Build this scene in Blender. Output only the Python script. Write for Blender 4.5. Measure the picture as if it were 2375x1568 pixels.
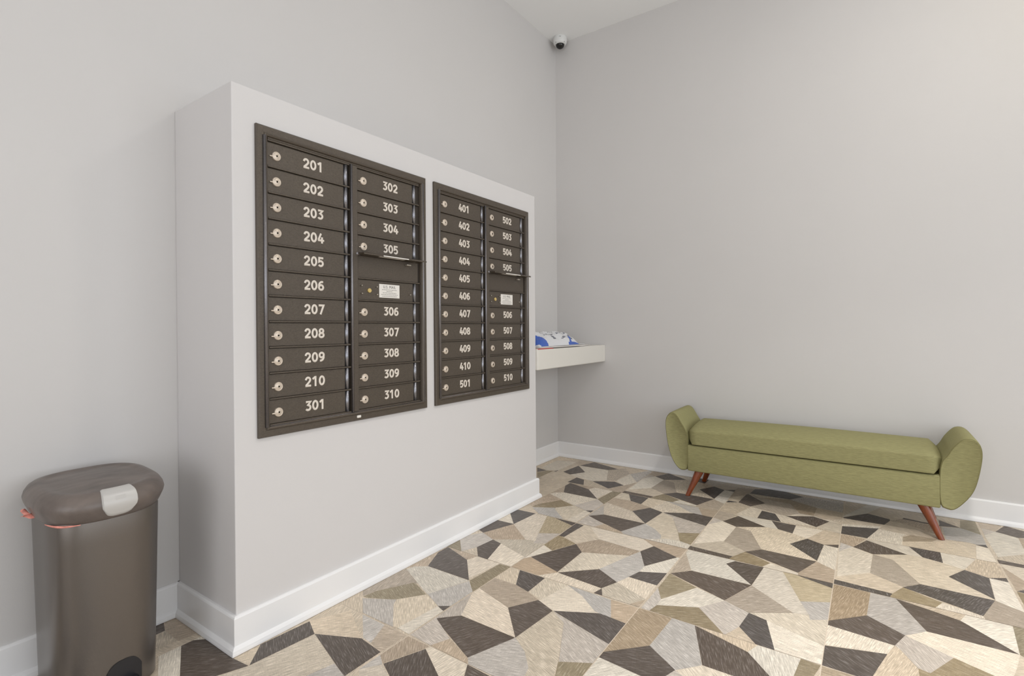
import bpy, bmesh, math, random
from mathutils import Vector, Matrix

for o in list(bpy.data.objects):
    bpy.data.objects.remove(o)
SC = bpy.context.scene
COL = SC.collection
rnd = random.Random(7)

# ------------------------------------------------------------------ camera
cam_data = bpy.data.cameras.new('camera')
cam_data.sensor_fit = 'HORIZONTAL'
cam_data.sensor_width = 36.0
cam_data.lens = 36.0 * 1195.07 / 2375.0
cam_data.shift_y = -(784.0 - 765.66) / 2375.0
cam_data.clip_start = 0.02
cam = bpy.data.objects.new('camera', cam_data)
COL.objects.link(cam)
R_ = Vector((0.57187898, -0.82030655, -0.0071828))
U_ = Vector((0.00757823, -0.00347275, 0.99996525))
F_ = Vector((0.820303, 0.57191354, -0.00423047))
cam.matrix_world = Matrix(((R_.x, U_.x, -F_.x, -3.6394), (R_.y, U_.y, -F_.y, -2.0891),
                           (R_.z, U_.z, -F_.z, 1.0378), (0, 0, 0, 1)))
SC.camera = cam

# ------------------------------------------------------------------ world, lights, exposure
world = bpy.data.worlds.new('daylight')
world.use_nodes = True
world.node_tree.nodes['Background'].inputs[0].default_value = (0.80, 0.88, 1.0, 1)
world.node_tree.nodes['Background'].inputs[1].default_value = 0.2
SC.world = world

def area(name, loc, target, size, size_y, watts, color, shape='RECTANGLE', spread=180):
    d = bpy.data.lights.new(name, 'AREA')
    d.shape = shape; d.size = size; d.size_y = size_y
    d.energy = watts; d.color = color; d.spread = math.radians(spread)
    o = bpy.data.objects.new(name, d); COL.objects.link(o)
    o.location = loc
    o.rotation_euler = (Vector(target) - Vector(loc)).to_track_quat('-Z', 'Y').to_euler()
    return o

# daylight through the big window in the front wall behind the camera and the glazed entrance in the right wall
area('window_daylight', (-6.35, -2.6, 1.45), (0, -2.6, 2.1), 3.6, 2.3, 56, (0.96, 0.975, 1.0))
area('entrance_daylight', (-2.7, -5.55, 1.65), (-2.0, 0, 2.5), 5.0, 2.7, 92, (0.915, 0.96, 1.0))
# recessed ceiling lamps of the lobby, plus one narrow lamp added for the floor
area('ceiling_lamp', (-1.33, -2.46, 3.315), (-1.33, -2.46, 0), 0.26, 0.26, 9.0, (1.0, 0.965, 0.92), 'DISK')
area('ceiling_lamp', (-2.05, -2.46, 3.315), (-2.05, -2.46, 0), 0.26, 0.26, 14, (1.0, 0.965, 0.93), 'DISK', 90)  # unseen extra lamp, added to brighten the floor but not the walls
area('ceiling_lamp', (-0.62, -3.35, 3.315), (-0.62, -3.35, 0), 0.20, 0.20, 2.4, (1.0, 0.72, 0.16), 'DISK')

SC.view_settings.view_transform = 'Standard'
SC.view_settings.look = 'None'
SC.view_settings.gamma = 1.0
SC.view_settings.use_curve_mapping = False
SC.view_settings.exposure = 0.08

# ------------------------------------------------------------------ helpers
def lin(r, g, b):
    f = lambda c: (c / 255.0) / 12.92 if c <= 10 else ((c / 255.0 + 0.055) / 1.055) ** 2.4
    return (f(r), f(g), f(b), 1.0)

def mat(name, col, rough=0.5, metal=0.0, bump=None, vary=None, spec=None, coat=0.0):
    """bump=(scale, strength, stretch xyz)  vary=(scale, amount, stretch xyz)"""
    m = bpy.data.materials.new(name); m.use_nodes = True
    nt = m.node_tree; N = nt.nodes; L = nt.links
    b = N['Principled BSDF']
    b.inputs['Base Color'].default_value = col
    b.inputs['Roughness'].default_value = rough
    b.inputs['Metallic'].default_value = metal
    if spec is not None: b.inputs['Specular IOR Level'].default_value = spec
    if coat: b.inputs['Coat Weight'].default_value = coat; b.inputs['Coat Roughness'].default_value = 0.15
    tc = N.new('ShaderNodeTexCoord')
    def noise(scale, stretch, detail=4):
        mp = N.new('ShaderNodeMapping'); mp.inputs['Scale'].default_value = stretch
        L.new(tc.outputs['Object'], mp.inputs['Vector'])
        n = N.new('ShaderNodeTexNoise'); n.inputs['Scale'].default_value = scale
        n.inputs['Detail'].default_value = detail
        L.new(mp.outputs['Vector'], n.inputs['Vector'])
        return n
    if vary:
        n = noise(vary[0], vary[2])
        mx = N.new('ShaderNodeMix'); mx.data_type = 'RGBA'
        a = vary[1]
        mx.inputs[6].default_value = tuple(min(1, c * (1 - a)) for c in col[:3]) + (1,)
        mx.inputs[7].default_value = tuple(min(1, c * (1 + a)) for c in col[:3]) + (1,)
        cr = N.new('ShaderNodeMapRange'); cr.inputs[1].default_value = 0.3; cr.inputs[2].default_value = 0.7
        L.new(n.outputs['Fac'], cr.inputs[0]); L.new(cr.outputs[0], mx.inputs[0])
        L.new(mx.outputs[2], b.inputs['Base Color'])
    if bump:
        n = noise(bump[0], bump[2], 3)
        bp = N.new('ShaderNodeBump'); bp.inputs['Strength'].default_value = bump[1]
        bp.inputs['Distance'].default_value = 0.002
        L.new(n.outputs['Fac'], bp.inputs['Height']); L.new(bp.outputs['Normal'], b.inputs['Normal'])
    return m

def obj(name, bm, m, parent=None, smooth=False):
    me = bpy.data.meshes.new(name)
    bmesh.ops.recalc_face_normals(bm, faces=bm.faces)
    if smooth:
        for f in bm.faces: f.smooth = True
    bm.to_mesh(me); bm.free()
    for x in (m if isinstance(m, (list, tuple)) else [m]): me.materials.append(x)
    o = bpy.data.objects.new(name, me); COL.objects.link(o)
    if parent is not None: o.parent = parent
    return o

def auto_smooth(o, deg=35):
    me = o.data
    for p in me.polygons: p.use_smooth = True
    bm = bmesh.new(); bm.from_mesh(me)
    for e in bm.edges:
        if len(e.link_faces) == 2 and e.calc_face_angle(0) > math.radians(deg): e.smooth = False
    bm.to_mesh(me); bm.free()
    return o

def struct(name, bm, m):
    o = obj(name, bm, m); o['kind'] = 'structure'; return o

def tag(o, label, cat, group=None):
    o['label'] = label; o['category'] = cat
    if group: o['group'] = group
    return o

def thing(name, loc, label, cat, group=None):
    o = bpy.data.objects.new(name, None); COL.objects.link(o); o.location = loc
    o.empty_display_size = 0.1
    return tag(o, label, cat, group)

def box(bm, x0, x1, y0, y1, z0, z1, bev=0.0, seg=2):
    r = bmesh.ops.create_cube(bm, size=1.0)
    vs = r['verts']
    for v in vs:
        v.co = Vector(((x0 + x1) / 2 + v.co.x * (x1 - x0), (y0 + y1) / 2 + v.co.y * (y1 - y0), (z0 + z1) / 2 + v.co.z * (z1 - z0)))
    if bev:
        es = list({e for v in vs for e in v.link_edges})
        bmesh.ops.bevel(bm, geom=es, offset=bev, segments=seg, affect='EDGES', profile=0.5)

def quad(bm, pts):
    return bm.faces.new([bm.verts.new(p) for p in pts])

def loft(bm, rings, close=True, cap=True):
    R = [[bm.verts.new(p) for p in r] for r in rings]
    n = len(R[0])
    for a, b in zip(R, R[1:]):
        for i in range(n if close else n - 1):
            j = (i + 1) % n
            bm.faces.new((a[i], a[j], b[j], b[i]))
    if cap:
        bm.faces.new(R[0]); bm.faces.new(R[-1])
    return R

def tube(bm, p, q, r0, r1, n=20, cap=True):
    p = Vector(p); q = Vector(q); d = (q - p).normalized()
    a = d.orthogonal().normalized(); b = d.cross(a)
    c = lambda o, r: [o + a * (r * math.cos(2 * math.pi * i / n)) + b * (r * math.sin(2 * math.pi * i / n)) for i in range(n)]
    loft(bm, [c(p, r0), c(q, r1)], cap=cap)

def lathe(bm, prof, origin, axis, n=32):
    """prof = [(radius, height)] turned about axis at origin"""
    o = Vector(origin); d = Vector(axis).normalized()
    a = d.orthogonal().normalized(); b = d.cross(a)
    rings = [[o + d * h + a * (r * math.cos(2 * math.pi * i / n)) + b * (r * math.sin(2 * math.pi * i / n)) for i in range(n)] for r, h in prof]
    loft(bm, rings)

def sweep(bm, path, prof):
    """profile (distance out, z) carried along a plan polyline; 'out' is to the right of travel"""
    P = [Vector((x, y, 0)) for x, y in path]
    rings = []
    for i, p in enumerate(P):
        ns = []
        if i > 0: d = (P[i] - P[i - 1]).normalized(); ns.append(Vector((d.y, -d.x, 0)))
        if i < len(P) - 1: d = (P[i + 1] - P[i]).normalized(); ns.append(Vector((d.y, -d.x, 0)))
        if len(ns) == 2:
            m = (ns[0] + ns[1]).normalized(); m = m / max(0.2, m.dot(ns[0]))
        else: m = ns[0]
        rings.append([p + m * d + Vector((0, 0, z)) for d, z in prof])
    loft(bm, rings)

# tile artwork: pieces of each printed design in tile-local units (0..1)
TILES = {
 'B': [('t',0.877,0.008,0.946,0.009,0.667,0.129,0.546,0.016),
  ('w',1,0.371,0.99,0.363,0.91,0.317,0.679,0.536,0.665,0.13,0.926,0.014,1,0.008),
  ('k',0.99,0.363,0.998,0.562,0.676,0.536,0.91,0.317),
  ('k',0.542,0.017,0.662,0.131,0.677,0.538,0.377,0.428),
  ('o',0.537,0.015,0.441,0.233,0.169,0.082,0.296,0.015),
  ('g',0.296,0.015,0.168,0.081,0.087,0.082,0,0.067,0,0.011),
  ('w',0.441,0.233,0.376,0.429,0.204,0.313,0.087,0.082,0.17,0.081),
  ('o',0.085,0.083,0.202,0.312,0,0.514,0,0.065),
  ('g',0.204,0.313,0.374,0.429,0.31,0.588,0.126,0.57,0.063,0.545,0,0.518,0,0.511),
  ('b',0.126,0.57,0,0.68,0,0.522,0.063,0.545),
  ('k',0.308,0.588,0.284,0.692,0,0.777,0,0.68,0.125,0.569),
  ('t',0.374,0.429,0.669,0.54,0.456,0.817,0.33,0.616,0.312,0.588),
  ('B',0.31,0.588,0.455,0.817,0.478,0.901,0.426,0.909,0.487,1,0.185,1,0.282,0.692),
  ('w',0.282,0.692,0.185,1,0,1,0,0.777),
  ('W',1,0.688,0.627,0.836,0.478,0.9,0.455,0.817,0.67,0.539,1,0.561),
  ('O',1,0.702,0.998,0.773,0.928,1,0.716,1,0.627,0.836,1,0.688),
  ('k',0.998,0.773,1,0.859,1,1,0.924,1),
  ('g',0.625,0.836,0.716,1,0.485,1,0.427,0.909,0.479,0.9),
  ],
 'E': [('t',1,0.098,0.979,0.174,0.754,0.095,0.782,0.002,1,0.001),
  ('g',0.795,0.009,0.754,0.095,0.598,0.004),
  ('w',0.603,0.002,0.754,0.095,0.675,0.224,0.313,0.208,0.315,0.208,0.131,0.016),
  ('k',0.754,0.095,0.96,0.185,0.814,0.446,0.683,0.228),
  ('w',0.989,0.172,1,0.305,1,0.464,0.821,0.543,0.815,0.447,0.964,0.184),
  ('k',1,0.662,0.786,0.658,0.817,0.543,1,0.464),
  ('w',1,0.871,0.738,0.773,0.786,0.658,1,0.661),
  ('b',0.737,1,0.674,0.897,0.738,0.773,1,0.871,1,1),
  ('k',0.733,0.774,0.671,0.898,0.326,0.876,0.545,0.666),
  ('k',0.674,0.897,0.734,1,0.663,1),
  ('w',0.672,0.9,0.665,1,0.224,1,0.309,0.877),
  ('t',0.677,0.227,0.648,0.351,0.313,0.49,0.2,0.394,0.313,0.208),
  ('B',0.68,0.229,0.812,0.447,0.819,0.543,0.786,0.658,0.738,0.773,0.545,0.666,0.324,0.876,0.308,0.868,0.314,0.491,0.648,0.351),
  ('b',0.313,0.208,0.2,0.394,0.06,0.332,0.071,0,0.084,0,0.132,0.016),
  ('k',0.073,0,0.057,0.332,0,0.321,0,0.192,0.001,0),
  ('k',0.198,0.395,0.309,0.492,0.31,0.874,0.042,0.78),
  ('o',0.196,0.395,0.094,0.591,0,0.549,0,0.316,0.056,0.33),
  ('w',0.094,0.591,0.038,0.781,0,0.786,0,0.549),
  ('t',0.307,0.874,0.226,1,0,1,0,0.783,0.038,0.781),
  ],
 'C': [('B',0.997,0,0.998,0.085,0.809,0.182,0.797,0),
  ('k',0.997,0.083,0.994,0.3,0.777,0.305,0.809,0.182),
  ('B',0.991,0.302,0.996,0.511,0.746,0.433,0.776,0.309),
  ('w',0.746,0.433,1,0.486,1,0.491,0.925,0.635,0.81,0.785,0.806,0.819,0.674,0.566,0.728,0.419),
  ('g',0.999,0.481,0.987,0.811,0.802,0.898,0.806,0.819,0.81,0.785,0.925,0.635),
  ('T',0.987,0.811,0.992,1,0.794,1,0.802,0.898),
  ('k',0.674,0.566,0.806,0.819,0.793,1,0.558,1),
  ('k',0.55,0.307,0.728,0.42,0.671,0.562,0.322,0.527),
  ('t',0.803,0.006,0.809,0.182,0.774,0.307,0.729,0.42,0.552,0.304,0.636,0,0.727,-0),
  ('W',0.636,0,0.549,0.305,0.321,0.527,0.323,0.115,0.55,0),
  ('g',0.557,0,0.322,0.117,0.21,0.004,0.212,0),
  ('k',0.21,0.004,0.32,0.119,0.32,0.528,0.04,0.415),
  ('g',0.221,0,0.111,0.22,0.007,0.172,0.013,0),
  ('T',0.111,0.22,0.04,0.415,0,0.452,0,0.393,0.007,0.172),
  ('g',0.04,0.415,0.321,0.528,0.246,0.645,0.149,0.735,0,0.823,-0,0.452),
  ('B',0.321,0.528,0.67,0.565,0.594,0.687,0.275,0.839,0.168,0.876,0,0.963,-0,0.778,0.149,0.735,0.246,0.645),
  ('g',0.67,0.565,0.557,1,0.351,1,0.278,0.841,0.594,0.687),
  ('o',0.277,0.839,0.365,1,0.095,1,0.12,0.904),
  ('w',0,0.649,0.107,0.804,0.117,0.905,0.094,1,0,1),
  ],
 'D': [('o',0.551,0,0.688,0.006,0.61,0.208,0.398,0.111,0.454,0),
  ('k',0.997,0,0.986,0.082,0.676,0.06,0.676,0.01,0.84,0),
  ('w',0.449,0,0.398,0.111,0.214,0.027,0.16,0,0.445,0),
  ('k',0.215,0.033,0.608,0.212,0.5,0.323,0.119,0.328),
  ('T',0.168,0,0.215,0.033,0.117,0.33,0.003,0.238,0,0.186,0,0),
  ('w',0,0.241,0.113,0.335,0.082,0.695,0,0.676),
  ('k',0.113,0.335,0.321,0.562,0.215,0.75,0.085,0.696),
  ('k',0.082,0.699,0,0.744,0,0.68),
  ('B',0.116,0.333,0.497,0.325,0.646,0.665,0.323,0.561),
  ('t',0.608,0.212,0.788,0.332,0.759,0.699,0.646,0.665,0.5,0.323),
  ('b',1,0.04,0.996,0.141,0.79,0.332,0.61,0.211,0.675,0.064,0.986,0.082,1,0.005),
  ('W',0.996,0.141,0.998,0.449,0.997,0.635,0.908,0.755,0.76,0.699,0.79,0.332),
  ('t',0.823,1,0.814,0.979,0.909,0.758,1,0.638,1,1),
  ('k',0.907,0.759,0.813,0.977,0.544,0.822,0.761,0.704),
  ('g',0.758,0.705,0.542,0.823,0.451,0.833,0.328,0.79,0.216,0.75,0.322,0.561,0.646,0.665),
  ('w',0.541,0.823,0.813,0.98,0.817,1,0.525,1,0.443,0.823),
  ('k',0.33,0.789,0.442,0.823,0.529,1,0.319,1),
  ('w',0.215,0.752,0.328,0.79,0.321,1,0.111,1),
  ('B',0.084,0.698,0.214,0.751,0.113,1,0.105,1,0,0.937,0,0.742),
  ('T',0,1,0,0.933,0.109,1),
  ],
 'F': [('u',0.993,0,1,0.171,1,0.211,0.669,0.192,0.479,0,0.776,0),
  ('k',0.481,0,0.67,0.193,0.549,0.376,0.405,0.323,0.427,0),
  ('g',1,0.347,0.662,0.481,0.572,0.399,0.549,0.376,0.67,0.193,1,0.211),
  ('k',0.998,0.347,0.907,0.659,0.669,0.876,0.663,0.482),
  ('w',0.569,0.399,0.662,0.481,0.67,0.878,0.518,0.838,0.355,0.789,0.447,0.58,0.548,0.377),
  ('w',0.427,0,0.404,0.323,0.293,0.287,0.204,0),
  ('k',0.197,0,0.294,0.288,0,0.21,0,0),
  ('b',0.293,0.287,0.403,0.322,0.38,0.346,0.236,0.416,0.1,0.418,0,0.21,0,0.21),
  ('g',0.404,0.323,0.548,0.376,0.447,0.58,0.229,0.465,0.241,0.417,0.38,0.346),
  ('o',0.447,0.58,0.355,0.789,0.213,0.748,0.1,0.418,0.241,0.417,0.229,0.465),
  ('b',1,0.693,0.905,0.657,1,0.362),
  ('w',1,0.904,0.669,0.876,0.905,0.658,1,0.693),
  ('o',1,0.922,0.995,0.997,0.633,0.923,0.669,0.877,1,0.904),
  ],
 'A': [('t',0.183,0.358,0.564,0.365,0.455,0.599,0.14,0.415),
  ('t',0.575,0.368,0.892,0.371,0.674,0.474),
  ('o',0.136,0.424,0.229,0.44,0.452,0.572,0.381,0.755,0.229,0.638,0.137,0.455),
  ('w',0.555,0.376,0.615,0.392,0.674,0.474,0.677,0.871,0.386,0.763,0.455,0.599),
  ('k',0.676,0.472,0.885,0.373,1,0.368,1,0.381,0.909,0.652,0.68,0.869),
  ('W',0.907,0.654,0.995,0.676,0.996,0.901,0.697,0.854),
  ('t',1,0.678,0.911,0.649,1,0.392),
  ('o',0.676,0.877,0.991,0.9,1,0.995,1,0.999,0.577,0.993),
  ('g',0.673,0.877,0.577,0.992,0.363,0.99,0.322,0.921,0.39,0.762),
  ('k',0.322,0.922,0.365,0.988,0.295,0.99),
  ('w',0.02,0.887,0.318,0.921,0.298,0.99,0.012,0.991),
  ('B',0.38,0.757,0.321,0.922,0.021,0.889,0.013,0.855,0.179,0.67,0.232,0.639),
  ('g',0.12,0.44,0.228,0.64,0.179,0.67,0.011,0.857,0.01,0.584),
  ],
 'A2': [('t',1,0.987,0.811,0.986,0.84,0.873,1,0.799),
  ('g',1,0.799,0.84,0.873,0.846,0.798,1,0.597),
  ('b',0.775,0.379,0.987,0.499,0.94,0.589,0.838,0.794,0.718,0.529),
  ('k',0.717,0.53,0.838,0.794,0.816,0.984,0.585,0.985),
  ('k',0.49,0.364,0.775,0.388,0.716,0.529,0.365,0.492),
  ('B',0.356,0.373,0.49,0.366,0.364,0.493),
  ('k',0.301,0,0.353,0.058,0.363,0.186,0.347,0.366,0.36,0.491,0.227,0.432,0.12,0.293,0.241,0),
  ('b',0.713,0.533,0.62,0.856,0.466,0.809,0.224,0.439,0.361,0.494),
  ('g',0.62,0.856,0.586,0.987,0.422,0.802),
  ('w',0.355,0,0.354,0.057,0.302,0,0.241,0,0.12,0.293,0.059,0.2,0.132,0),
  ],
 'A3': [('t',1,0.17,0.972,0.169,0.76,0.07,0.796,0,1,0),
  ('k',0.76,0.074,0.97,0.171,0.82,0.439,0.687,0.236),
  ('w',0.972,0.169,1,0.182,1,0.374,0.997,0.452,0.919,0.49,0.848,0.539,0.813,0.451),
  ('k',0.998,0.451,0.99,0.64,0.848,0.539),
  ('g',0.799,0,0.754,0.074,0.661,0.003,0.664,0),
  ('W',0.661,0.003,0.754,0.074,0.691,0.218,0.594,0.093),
  ],
 'H': [('b',0.033,0,0.275,0.011,0.328,0.114,0.28,0.231,0,0.157,0,0.026,0.001,0),
  ('w',-0,0.159,0.284,0.237,0.199,0.556,0.051,0.814,0.017,0.539,0.208,0.462,0.228,0.345,0.004,0.34,0,0.289),
  ('k',0.002,0.344,0.224,0.345,0.208,0.462,0.017,0.539),
  ('k',0.198,0.555,0.318,0.768,0.257,0.902,0.051,0.814),
  ('b',0.051,0.814,0.254,0.908,0.242,0.997,0.132,1,0,1,0,0.989),
  ('w',0.297,0.268,0.34,0.775,0.257,0.997,0.257,0.902,0.32,0.765,0.202,0.555),
  ('k',0.282,0.003,0.352,0.012,0.348,0.106),
  ('k',0.348,0.106,0.681,0.127,0.459,0.338,0.287,0.23),
  ('B',0.477,0,0.592,0.104,0.351,0.099,0.358,0.014,0.467,0),
  ('t',0.284,0.237,0.454,0.338,0.683,0.151,0.613,0.255,0.57,0.549,0.333,0.656,0.203,0.556),
  ('u',0.613,0.255,0.708,0.527,0.597,0.78,0.34,0.769,0.333,0.656,0.57,0.549),
  ('b',0.574,0.782,0.571,0.992,0.379,0.995,0.292,0.86,0.34,0.769),
  ('k',0.695,0.149,0.88,0.167,1,0.378,1,0.383,0.87,0.636,0.713,0.526),
  ('g',0.87,0.636,0.937,0.985,0.571,0.992,0.586,0.781,0.708,0.527),
  ('t',0.816,0,0.88,0.167,0.695,0.149,0.592,0.104,0.491,0.003,0.589,0),
  ],
 'I': [('k',0.198,0,0.306,0.27,0.011,0.19,0.005,0),
  ('w',0.256,0,0.363,0.284,0.306,0.27,0.202,0),
  ('k',0.442,0,0.674,0.186,0.611,0.356,0.57,0.357,0.43,0.311,0.42,0.075,0.426,0),
  ('w',0.009,0.187,0.297,0.269,0.273,0.46,0.21,0.432,0,0.422,0,0.318),
  ('b',0.297,0.269,0.43,0.311,0.57,0.357,0.576,0.445,0.441,0.623,0.314,0.674,0.273,0.46),
  ('u',0.196,0.436,0.283,0.49,0.299,0.677,0.217,0.628,0.09,0.431),
  ('B',0.086,0.426,0.217,0.628,0.298,0.728,0.348,0.87,0.326,0.912,0,0.872,0,0.422),
  ('g',0.332,0.727,0.641,0.73,0.695,0.858,0.604,0.987,0.3,0.982,0.335,0.913,0.348,0.87),
  ('k',0.682,0.45,0.722,0.463,0.687,0.618,0.693,0.72,0.826,0.722,0.699,0.856,0.658,0.726,0.659,0.621),
  ('t',0.565,0.349,0.682,0.45,0.659,0.621,0.658,0.726,0.408,0.711,0.441,0.623,0.566,0.444),
  ('k',0.326,0.912,0.364,0.978,0.301,0.984),
  ('w',0.31,0.912,0.294,0.985,0.01,0.99,0,0.946,0,0.874),
  ('o',0.918,0.882,0.957,0.989,0.6,0.982,0.699,0.858),
  ('b',0.848,0.724,0.93,0.883,0.699,0.858),
  ('w',0.48,0,0.954,0.186,0.951,0.295,0.674,0.186,0.455,0),
  ],
 'J': [('w',0.353,0.774,0.685,0.805,0.463,1,0.432,1,0.237,0.919),
  ('g',0.685,0.805,0.991,0.965,0.878,1,0.428,1),
  ('k',0.194,0.551,0.314,0.774,0.244,0.916,0.049,0.817),
  ('t',0.049,0.817,0.237,0.919,0.337,0.977,0.414,0.998,0.342,1,0.001,1,0,0.982,0,0.886),
  ('b',0.192,0.444,0.194,0.551,0.049,0.817,0,0.886,0,0.813,0.02,0.53),
  ('k',0.012,0.327,0.223,0.331,0.192,0.444,0.015,0.533),
  ('t',0.677,0.501,0.894,0.659,0.685,0.805,0.54,0.774,0.353,0.774,0.307,0.677),
  ('w',0.684,0.12,0.702,0.51,0.307,0.677,0.194,0.551,0.236,0.323,0.286,0.206,0.47,0.312),
  ('k',0.343,0.077,0.683,0.105,0.47,0.312,0.286,0.206),
  ('k',0.699,0.118,0.939,0.199,0.805,0.6,0.702,0.51),
  ('t',0.944,0,0.944,0.186,0.699,0.118,0.7,0.101,0.789,0),
  ('b',0.269,0,0.338,0.069,0.286,0.206,0.223,0.331,0.012,0.187,0.068,0.032,0.205,0),
  ],
 'K': [('o',1,0.955,0.949,0.955,1,0.922),
  ('k',0.329,0.706,0.286,0.873,0.167,0.812),
  ('w',0.375,0.748,0.751,0.744,0.816,0.984,0.799,1,0.363,1,0.368,0.984,0.295,0.869),
  ('k',0.286,0.975,0.365,0.986,0.361,1,0.3,1),
  ('o',0.152,0.822,0.281,0.878,0.311,0.955,0,0.955,0,0.922),
  ('b',0.329,0.706,0.429,0.641,0.971,0.658,0.939,0.971,0.751,0.744,0.375,0.748),
  ],
 'L': [('t',0.299,0.624,0.394,0.57,0.36,0.952,0.252,0.934,0.252,0.755),
  ('k',0.249,0.573,0.294,0.625,0.253,0.758,0.185,0.763),
  ('b',0.185,0.763,0.253,0.758,0.252,0.934,0.157,0.93),
  ],
}

# ------------------------------------------------------------------ materials
M_WALL = mat('wall_paint', lin(211, 208, 206), 0.55, bump=(220, 0.08, (1, 1, 1)), vary=(1.6, 0.012, (1, 1, 1)))
M_PIER = mat('pier_paint', lin(216, 213, 212), 0.5, bump=(220, 0.08, (1, 1, 1)))
M_CEIL = mat('ceiling_paint', lin(246, 246, 245), 0.7, bump=(160, 0.06, (1, 1, 1)))
M_TRIM = mat('trim_paint', lin(240, 239, 239), 0.32, bump=(60, 0.03, (1, 1, 1)))
M_SHELF = mat('shelf_paint', lin(226, 222, 214), 0.5, bump=(160, 0.05, (1, 1, 1)))
M_BRONZE = mat('bronze_enamel', lin(86, 77, 67), 0.34, 0.25, bump=(420, 0.5, (1, 1, 1)), vary=(260, 0.18, (0.6, 1, 1.4)))
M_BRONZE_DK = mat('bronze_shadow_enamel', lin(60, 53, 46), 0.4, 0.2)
M_BEAD = mat('bronze_bead', lin(132, 129, 131), 0.26, 0.85, bump=(500, 0.3, (1, 1, 1)))
M_HINGE = mat('hinge_steel', lin(150, 150, 156), 0.22, 0.9, bump=(700, 0.3, (0.2, 0.2, 1)))
M_NICKEL = mat('lock_nickel', lin(214, 200, 184), 0.34, 0.35)
M_KEYHOLE = mat('lock_ring', lin(150, 136, 122), 0.35, 0.4)
M_BRASS = mat('lock_brass', lin(222, 196, 128), 0.3, 0.5)
M_NUM = mat('number_silver', lin(226, 216, 204), 0.4, 0.1)
M_STICKER = mat('sticker_white', lin(236, 231, 224), 0.5)
M_INK = mat('sticker_ink', lin(84, 80, 78), 0.6)
M_PIN = mat('pin_steel', lin(190, 182, 170), 0.3, 0.7)
M_FABRIC = mat('green_fabric', lin(150, 146, 104), 0.85, bump=(900, 0.5, (1, 0.25, 1)), vary=(420, 0.16, (1, 0.09, 1)), spec=0.2)
M_SEAM = mat('green_piping', lin(120, 115, 74), 0.8)
M_WOOD = mat('cherry_wood', lin(124, 56, 15), 0.28, vary=(60, 0.3, (1, 1, 0.12)), coat=0.4)
M_CAN = mat('can_metallic_paint', lin(118, 112, 107), 0.3, 0.75, bump=(900, 0.12, (1, 1, 1)))
M_LID = mat('lid_plastic', lin(106, 96, 90), 0.33, 0.0, bump=(500, 0.15, (1, 1, 1)), vary=(11, 0.30, (1, 2.5, 1)))
M_BTN = mat('button_plastic', lin(198, 195, 191), 0.3)
M_PEDAL = mat('pedal_black', lin(38, 38, 42), 0.3)
M_PINK = mat('liner_pink', lin(232, 150, 136), 0.5, vary=(60, 0.3, (1, 1, 1)))
M_CAMW = mat('camera_white', lin(226, 226, 224), 0.35)
M_DOME = mat('camera_dome', lin(22, 19, 17), 0.05)
M_DOT = mat('camera_screw', lin(90, 90, 88), 0.4, 0.6)
M_MAILW = mat('mailer_white', lin(226, 226, 228), 0.35, bump=(60, 0.25, (1, 1, 1)))
M_MAILB = mat('mailer_blue', lin(66, 102, 190), 0.4)
M_MAILK = mat('mailer_print', lin(120, 122, 132), 0.5)
M_PAPER = mat('paper_white', lin(224, 220, 215), 0.6)
M_RED = mat('envelope_red', lin(205, 92, 84), 0.6)
M_GROUT = mat('grout', lin(222, 208, 190), 0.8)
M_LAMP = mat('lamp_white', lin(230, 230, 228), 0.4)

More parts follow.
